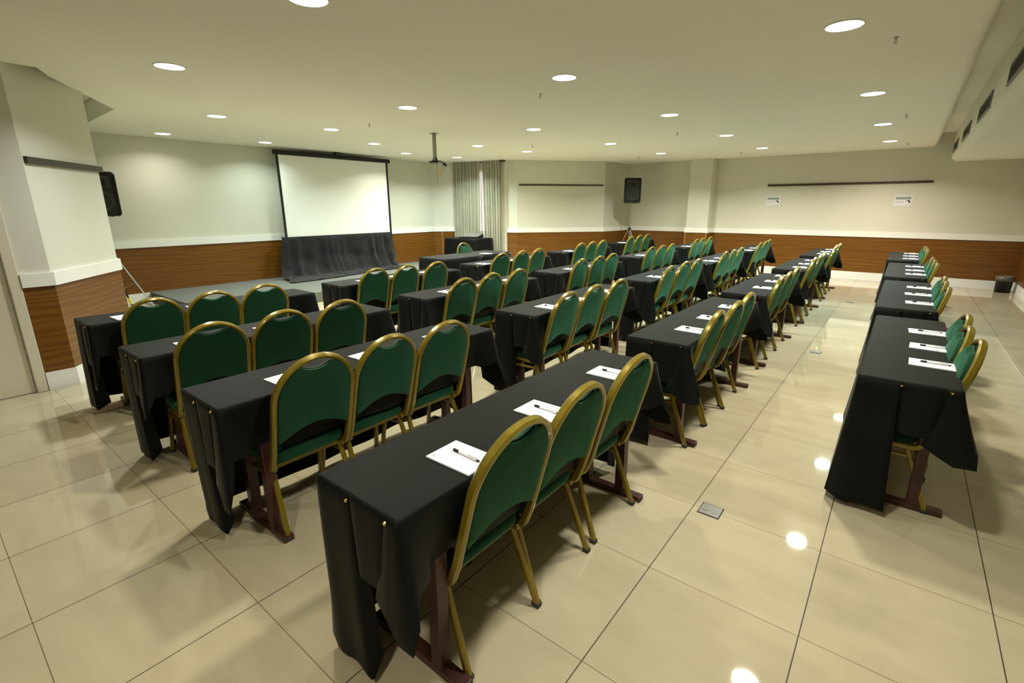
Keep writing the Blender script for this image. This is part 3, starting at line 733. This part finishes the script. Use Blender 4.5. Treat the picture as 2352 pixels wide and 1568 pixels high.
def cloth(x0, x1, y0, y1, seed, label, group=None, front_hem=.055, chair_hem=.500, ends='ear', full=False):
    R_ = random.Random(seed); w_ = x1-x0; cx, cy = (x0+x1)/2, (y0+y1)/2
    st = []     # (top xy, hem xyz, outward normal xy, wave amplitude, phase)
    ph = [R_.uniform(0, 6) for _ in range(8)]; fr = [R_.uniform(4.0, 7), R_.uniform(9, 14)]
    def wv(s, k=0): return .6*math.sin(fr[0]*s+ph[k])+.4*math.sin(fr[1]*s+ph[k+1])
    jx, jz = R_.uniform(-.02, .02), (R_.uniform(-.02, .02) if seed in (7*ord('1')+13, 7*ord('t')+13) else R_.uniform(-.12, .02)); kx, ky = R_.uniform(-.015, .03), R_.uniform(-.03, .02)
    def end(sgn, ye):
        """stations of one short end from stage-side corner to chair-side corner; sgn=-1 near, +1 far"""
        L = []; o = sgn
        L.append(((x0+.004, ye), (x0-.012+kx, ye+o*ky, .035), (-.7, .7*o), .2))
        for i in range(1, 9):
            u = i/8*.42; L.append(((x0+u*w_, ye), (x0+kx+(u/.42)*(.47*w_), ye+o*(ky+.005*math.sin(u*16+ph[2])), .032+.012*abs(math.sin(u*6))), (0, o), .3))
        L.append(((x0+.432*w_, ye), (x0+kx+.475*w_, ye+o*(ky-.008), .035), (0, o), 0))
        L.append(((x0+.442*w_, ye-o*.006), (x0+.43*w_, ye-o*.08, .07), (0, o), 0))
        L.append(((x0+.450*w_, ye-o*.004), (x0+.45*w_, ye-o*.05, .40), (0, o), 0))
        L.append(((x0+.470*w_, ye), (x0+.49*w_, ye-o*.004, .49+jz*.5), (0, o), 0))
        for i in range(1, 6):
            u = .47+.38*i/5; L.append(((x0+u*w_, ye), (x0+(u-.01*i)*w_, ye+o*.006, .485+jz*.5), (0, o), .3))
        L.append(((x0+.87*w_, ye-o*.002), (x0+.80*w_, ye-o*.05, .50), (0, o), 0))
        L.append(((x0+.88*w_, ye), (x0+(.72+jx)*w_, ye+o*.008, .450+jz), (0, o), 0))
        L.append(((x0+.92*w_, ye), (x0+.88*w_, ye+o*.02, .415+jz), (0, o), 0))
        L.append(((x0+.96*w_, ye), (x0+1.04*w_, ye+o*.035, .385+jz), (.3, o), 0))
        L.append(((x1-.003, ye), (x1+.095+jx, ye+o*.04, .395+jz), (.7, .7*o), 0))
        L.append(((x1, ye-o*.02), (x1+.09+jx, ye+o*.01, .46+jz*.5), (1, 0), 0))
        L.append(((x1, ye-o*.05), (x1+.05, ye-o*.02, .52), (1, 0), 0))
        L.append(((x1, ye-o*.10), (x1+.01, ye-o*.10, chair_hem+.005), (1, 0), 0))
        return L
    def plain_end(sgn, ye):
        L = []; o = sgn
        for i in range(0, 13):
            u = i/12; L.append(((x0+.003+u*(w_-.006), ye), (x0-.02+u*(w_+.04), ye+o*(.02+.01*math.sin(u*14+ph[3])), .05), (0, o), .4))
        return L
    E = end if ends == 'ear' else plain_end
    n = 64
    for i in range(1, n):       # stage side, far to near
        y = y1+(y0-y1)*i/n; st.append(((x0, y), (x0-.03-.022*(1+wv(y)), y, front_hem+.012*wv(y*1.3, 2)), (-1, 0), 1.0*wv(y*1.1, 4)))
    st += E(-1, y0)
    a, b = y0+.14, y1-.14
    for i in range(0, 30):      # chair side, near to far
        y = a+(b-a)*i/29; st.append(((x1, y), (x1-.052+.008*wv(y, 1), y, chair_hem+.005*wv(y, 3)-(.055 if .25 < y-y0 < y1-y0-.25 else 0)) if not full else (x1+.025+.015*wv(y), y, .05), (1, 0), .3))
    st += list(reversed(E(1, y1)))
    nr = 12; v = []; f = []; N = len(st)
    v += [(min(max(t[0], x0+.008), x1-.008), min(max(t[1], y0+.008), y1-.008), ZT) for t, h, nn, am in st]
    rows = [k/nr for k in range(nr+1)]
    for t_ in rows:
        for t, h, nn, am in st:
            q = t_; z = (ZT-.006)*(1-q)+h[2]*q
            bulge = .010*math.sin(q*PI)*am + .003
            v.append((t[0]+(h[0]-t[0])*q**1.15+nn[0]*bulge, t[1]+(h[1]-t[1])*q**1.15+nn[1]*bulge, z))
    for j in range(nr+1):
        for i in range(N): f.append((j*N+i, j*N+(i+1) % N, (j+1)*N+(i+1) % N, (j+1)*N+i))
    v = [(x-cx, y-cy, z) for x, y, z in v]
    o = MB().add(v, f).build('tablecloth', M_cloth, None, True, fix=False)
    # top sheet
    me = o.data
    bm = bmesh.new(); bm.from_mesh(me); bm.verts.ensure_lookup_table()
    try: ff = bm.faces.new([bm.verts[i] for i in range(N)]); ff.smooth = False
    except Exception: pass
    bmesh.ops.recalc_face_normals(bm, faces=list(bm.faces)); bm.to_mesh(me); bm.free()
    o.location = (cx, cy, 0); tag(o, label, 'tablecloth', group)
    if ends == 'ear':
        for sgn, ye in ((-1, y0), (1, y1)):
            for u, dz in ((.44, .022), (.90, .018)):
                p = bpy.data.objects.new('pin', PINM); COL.objects.link(p); p.parent = o
                p.location = (x0+u*w_-cx, ye+sgn*.006-cy, ZT-dz); p.rotation_euler = (0, 0, 0 if sgn < 0 else PI)
    return o

# notepads and pens
PAD = thing('notepad', '', 'notepad')
MB().box((.101, .0735, .0025), (.202, .147, .005)).build('pages', M_pad, PAD)
m_ = MB(); m_.box((.018, .020, .0051), (.008, .007, .0003)); m_.box((.029, .024, .0051), (.002, .022, .0003)); m_.build('printed_mark', M_mark, PAD)
PAD_C = make_cache(PAD)
PEN = thing('pen', '', 'pen')
m_ = MB(); m_.lathe([(0, -.070), (.0012, -.069), (.0018, -.062), (.0046, -.055), (.0046, -.052)], (0, 0, 0), 12, (1, 0, 0)); m_.build('tip', M_paper, PEN, True)
MB().lathe([(.0046, -.054), (.0052, -.053), (.0052, -.028), (.0046, -.027)], (0, 0, 0), 14, (1, 0, 0)).build('grip', M_black, PEN, True)
m_ = MB(); m_.lathe([(.0045, -.028), (.0047, -.027), (.0048, .060), (.0042, .062)], (0, 0, 0), 14, (1, 0, 0)); m_.box((.040, 0, .0062), (.040, .0035, .0015)); m_.build('barrel', mat('pen_white', (.8, .8, .8, 1), .3), PEN, True)
MB().lathe([(.0, .0735), (.0032, .073), (.0032, .061), (.0, .061)], (0, 0, 0), 12, (1, 0, 0)).build('button', M_black, PEN, True)
PEN_C = make_cache(PEN)
used = {'pad': False, 'pen': False}
def place_pad(x, y, z, rz, plab, nlab, pgrp, ngrp):
    if not used['pad']: o = PAD; used['pad'] = True
    else: o = copy_tree(PAD, PAD_C)
    o.location = (x, y, z); o.rotation_euler = (0, 0, rz); o['label'] = nlab; o['group'] = ngrp; o['category'] = 'notepad'
    if plab:
        if not used['pen']: p = PEN; used['pen'] = True
        else: p = copy_tree(PEN, PEN_C)
        q = Vector((.104, .083, 0)); q.rotate(Matrix.Rotation(rz, 3, 'Z'))
        p.location = (x+q.x, y+q.y, z+.0103); p.rotation_euler = (0, 0, rz-.06); p['label'] = plab; p['group'] = pgrp; p['category'] = 'pen'

ROWN = {'r1': 'row beside the aisle', 'r2': 'second row from the aisle', 'r3': 'third row from the aisle', 'r4': 'row nearest the stage', 'rt': 'right-hand block'}
KN = {1: 'nearest', 2: 'second', 3: 'third', 4: 'fourth', 5: 'farthest'}
POS = ['near', 'middle', 'far']
# (row, k): x1 (chair-side edge), y0, y1, chair tops [(x,y)...], pad near corner ys
T = {
 ('r1', 1): (.905, -.54, 1.26, [(1.015, -.10), (1.01, .31), (1.01, .79)], [-.25, .24, .84]),
 ('r1', 2): (.93, 1.68, 3.49, [(1.01, 2.03), (1.02, 2.45), (1.0, 2.89)], [2.01, 2.46, 2.99]),
 ('r1', 3): (.92, 3.83, 5.63, [(1.01, 4.10), (1.01, 4.51), (1.0, 5.03)], [4.26, 4.81, 5.36]),
 ('r1', 4): (.92, 6.20, 8.00, [(1.0, 6.37), (1.01, 6.78), (1.0, 7.30)], [6.47, 6.97, 7.57]),
 ('r1', 5): (.905, 8.53, 10.32, [(1.0, 8.64), (.98, 9.08), (.99, 9.54)], [8.95, 9.43, 10.05]),
 ('r2', 1): (-.315, -.53, 1.27, [(-.19, -.12), (-.20, .31), (-.19, .73)], [-.23, .25, .80]),
 ('r2', 2): (-.31, 1.77, 3.57, [(-.16, 2.05), (-.17, 2.50), (-.15, 2.94)], [2.06, 2.52, 3.08]),
 ('r2', 3): (-.31, 4.02, 5.85, [(-.17, 4.26), (-.19, 4.82), (-.17, 5.22)], [4.37, 4.88, 5.42]),
 ('r2', 4): (-.33, 6.22, 8.03, [(-.18, 6.50), (-.18, 6.94), (-.20, 7.47)], [6.55, 7.08, 7.6]),
 ('r2', 5): (-.36, 8.77, 10.58, [(-.22, 8.92), (-.22, 9.36), (-.26, 9.86)], [8.93, 9.52, 10.1]),
 ('r3', 1): (-1.45, -.50, 1.25, [(-1.28, -.16), (-1.29, .28), (-1.30, .73)], [-.27, .22, .80]),
 ('r3', 2): (-1.54, 1.73, 3.51, [(-1.38, 2.10), (-1.41, 2.54), (-1.39, 2.97)], [2.07, 2.55, 3.05]),
 ('r3', 3): (-1.525, 3.98, 5.75, [(-1.38, 4.30), (-1.37, 4.77), (-1.42, 5.25)], [4.38, 4.85, 5.35]),
 ('r3', 4): (-1.56, 6.45, 8.25, [(-1.44, 6.71), (-1.43, 7.16), (-1.44, 7.63)], [6.75, 7.25, 7.75]),
 ('r3', 5): (-1.62, 8.87, 10.68, [(-1.48, 9.10), (-1.51, 9.58), (-1.49, 10.03)], [9.15, 9.72, 10.15]),
 ('r4', 1): (-2.72, -.48, 1.30, [(-2.51, -.11), (-2.48, .30), (-2.53, .74)], [-.30, .22, .78]),
 ('r4', 2): (-2.85, 1.69, 3.51, [(-2.70, 2.04), (-2.67, 2.46), (-2.65, 2.92)], [2.0, 2.45, 2.94]),
 ('r4', 3): (-2.93, 4.00, 5.81, [(-2.74, 4.30), (-2.76, 4.83), (-2.79, 5.31)], [4.12, 4.75, 5.3]),
 ('r4', 4): (-3.03, 6.46, 8.27, [(-2.87, 6.80), (-2.89, 7.26), (-2.93, 7.76)], [6.7, 7.3, 7.75]),
 ('r4', 5): (-3.21, 9.18, 10.98, [(-3.05, 9.33), (-3.08, 9.86), (-3.11, 10.38)], [9.33, 9.9, 10.4]),
 ('rt', 1): (2.215, 1.70, 3.48, [(2.28, 2.09), (2.26, 2.43), (2.28, 2.84)], [2.04, 2.45, 2.90]),
 ('rt', 2): (2.19, 3.88, 5.84, [(2.25, 4.15), (2.25, 4.58), (2.26, 5.00)], [4.18, 4.72, 5.24]),
 ('rt', 3): (2.17, 6.20, 8.08, [(2.25, 6.43), (2.24, 6.85), (2.23, 7.27)], [6.52, 6.99, 7.52]),
 ('rt', 4): (2.13, 8.56, 10.23, [(2.21, 8.65), (2.21, 9.13), (2.20, 9.58)], [8.81, 9.33, 9.90]),
}
rnd = random.Random(11)
for (row, k), (x1, y0, y1, ch, py) in T.items():
    x0 = x1-.41; rn = ROWN[row]; kn = KN[k]
    if row == 'rt' and k == 4: kn = 'farthest'
    where = ('the %s table of the %s' % (kn, rn))
    if not TB_used: o = TB; TB_used = True
    else: o = copy_tree(TB, TB_C)
    sc_ = (y1-y0-.012)/TL
    o.location = ((x0+x1)/2, (y0+y1)/2, 0); o.scale = (1, sc_, 1)
    o['label'] = 'narrow maroon-legged table under black cloth, %s in the %s' % (kn, rn)
    o['category'] = 'table'; o['group'] = 'cloth-covered seminar tables'
    cloth(x0, x1, y0, y1, hash((row, k)) % 1000 if False else (ord(row[1])*7+k*13), 'black pinned tablecloth on %s' % where, 'black tablecloths on the seminar tables')
    for i, (cx_, cy_) in enumerate(ch):
        place_chair(cx_, cy_, rnd.uniform(-.035, .035), 'green chair, %s of three at %s' % (POS[i], where), 'green banquet chairs at the tables')
        rz = rnd.uniform(-.05, .05)
        place_pad(x1-.21+rnd.uniform(-.006, .006), py[i], ZT+.0008, rz, 'pen on the %s notepad of %s' % (POS[i], where), 'white notepad, %s of three on %s' % (POS[i], where), 'pens on the notepads', 'notepads on the seminar tables')

# instructor's table by the stage, two cloths, facing the rows
o = copy_tree(TB, TB_C); o.location = (-4.26, 5.15, 0); o.scale = (1.45, .98, 1); o['label'] = "presenter's table under two black cloths in front of the curtains"; o['category'] = 'table'; del o['group']
cloth(-4.58, -3.95, 4.27, 5.15, 901, "near black cloth of the presenter's table beside the stage", 'black cloths on the presenter table', ends='plain', full=True)
o = cloth(-4.60, -3.97, 5.16, 6.02, 902, "far black cloth of the presenter's table, under a single sheet", 'black cloths on the presenter table', ends='plain', full=True); 
place_chair(-4.68, 5.45, PI, "lone green chair behind the presenter's table, facing the rows", 'green banquet chairs at the tables')
place_pad(-4.18, 5.35, ZT+.001, .1, None, "single white sheet pad lying on the presenter's table", '', 'notepads on the seminar tables')
del_ = None

# mixer table against the curtains
mt = thing('side_table', 'small high table draped in black in front of the curtains', 'table', (-6.98, 8.02, 0))
MB().box((0, 0, .785), (.96, .66, .03)).build('tabletop', M_board, mt)
for sx in (-1, 1):
    for sy in (-1, 1): MB().box((sx*.42, sy*.28, .386), (.04, .04, .768)).build('leg', M_maroon, mt)
_z = ZT; ZT = .808
cloth(-7.50, -6.45, 7.66, 8.36, 903, 'black cloth draping the mixer table by the curtains', None, ends='plain', full=True)
ZT = _z
mx = thing('audio_mixer', 'black audio mixing console on the draped table by the curtains', 'audio mixer', (-6.84, 7.98, .812), .35)
v = [(-.24, -.2, 0), (.24, -.2, 0), (.24, .2, 0), (-.24, .2, 0), (-.24, -.2, .035), (.24, -.2, .035), (.24, .2, .10), (-.24, .2, .10)]
MB().add(v, [(3, 2, 1, 0), (4, 5, 6, 7), (0, 1, 5, 4), (1, 2, 6, 5), (2, 3, 7, 6), (3, 0, 4, 7)]).build('console_body', M_black, mx)
R_ = Matrix.Rotation(math.atan2(.065, .4), 3, 'X')
MB().box((0, 0, .0705), (.46, .38, .004), R_).build('control_panel', mat('panel_grey', (.12, .13, .12, 1), .5), mx)
kb = MB()
for i in range(12):
    for j in range(6):
        q = R_ @ Vector((-.2+i*.0345, -.02+j*.033, 0)); kb.cyl(q+Vector((0, 0, .072)), q+Vector((0, 0, .084)), .007, n=8)
    q = R_ @ Vector((-.2+i*.0345, -.10, 0)); kb.box(q+Vector((0, 0, .078)), (.012, .02, .01), R_)
kb.build('knob_bank', mat('knob_grey', (.35, .36, .34, 1), .4), mx)
q = R_ @ Vector((-.03, -.16, 0)); MB().cyl(q+Vector((0, 0, .07)), q+Vector((0, 0, .085)), .012, n=12).build('red_button', mat('button_red', (.5, .03, .03, 1), .4), mx)
MB().tube([(.02, .2, .09), (.03, .24, .16), (.07, .28, .15), (.10, .27, .02)], .004, 6).build('cable', M_black, mx, True)
MB().tube([(.22, .2, .08), (.23, .22, .17), (.27, .25, .15), (.29, .26, .02)], .004, 6).build('cable', M_black, mx, True)

# taped rod standing behind the column
t = thing('taped_rod', 'short dark rod with a yellow tape band beside the white column foot', 'rod', (-6.3, .60, 0))
MB().tube([(0, -.05, .62), (0, .04, .22), (0, .085, .01)], .011, 8).build('rod_body', M_black, t)
MB().tube([(0, -.0005, .40), (0, .020, .31)], .0135, 10).build('tape_band', mat('yellow_tape', (.75, .55, .02, 1), .4), t)
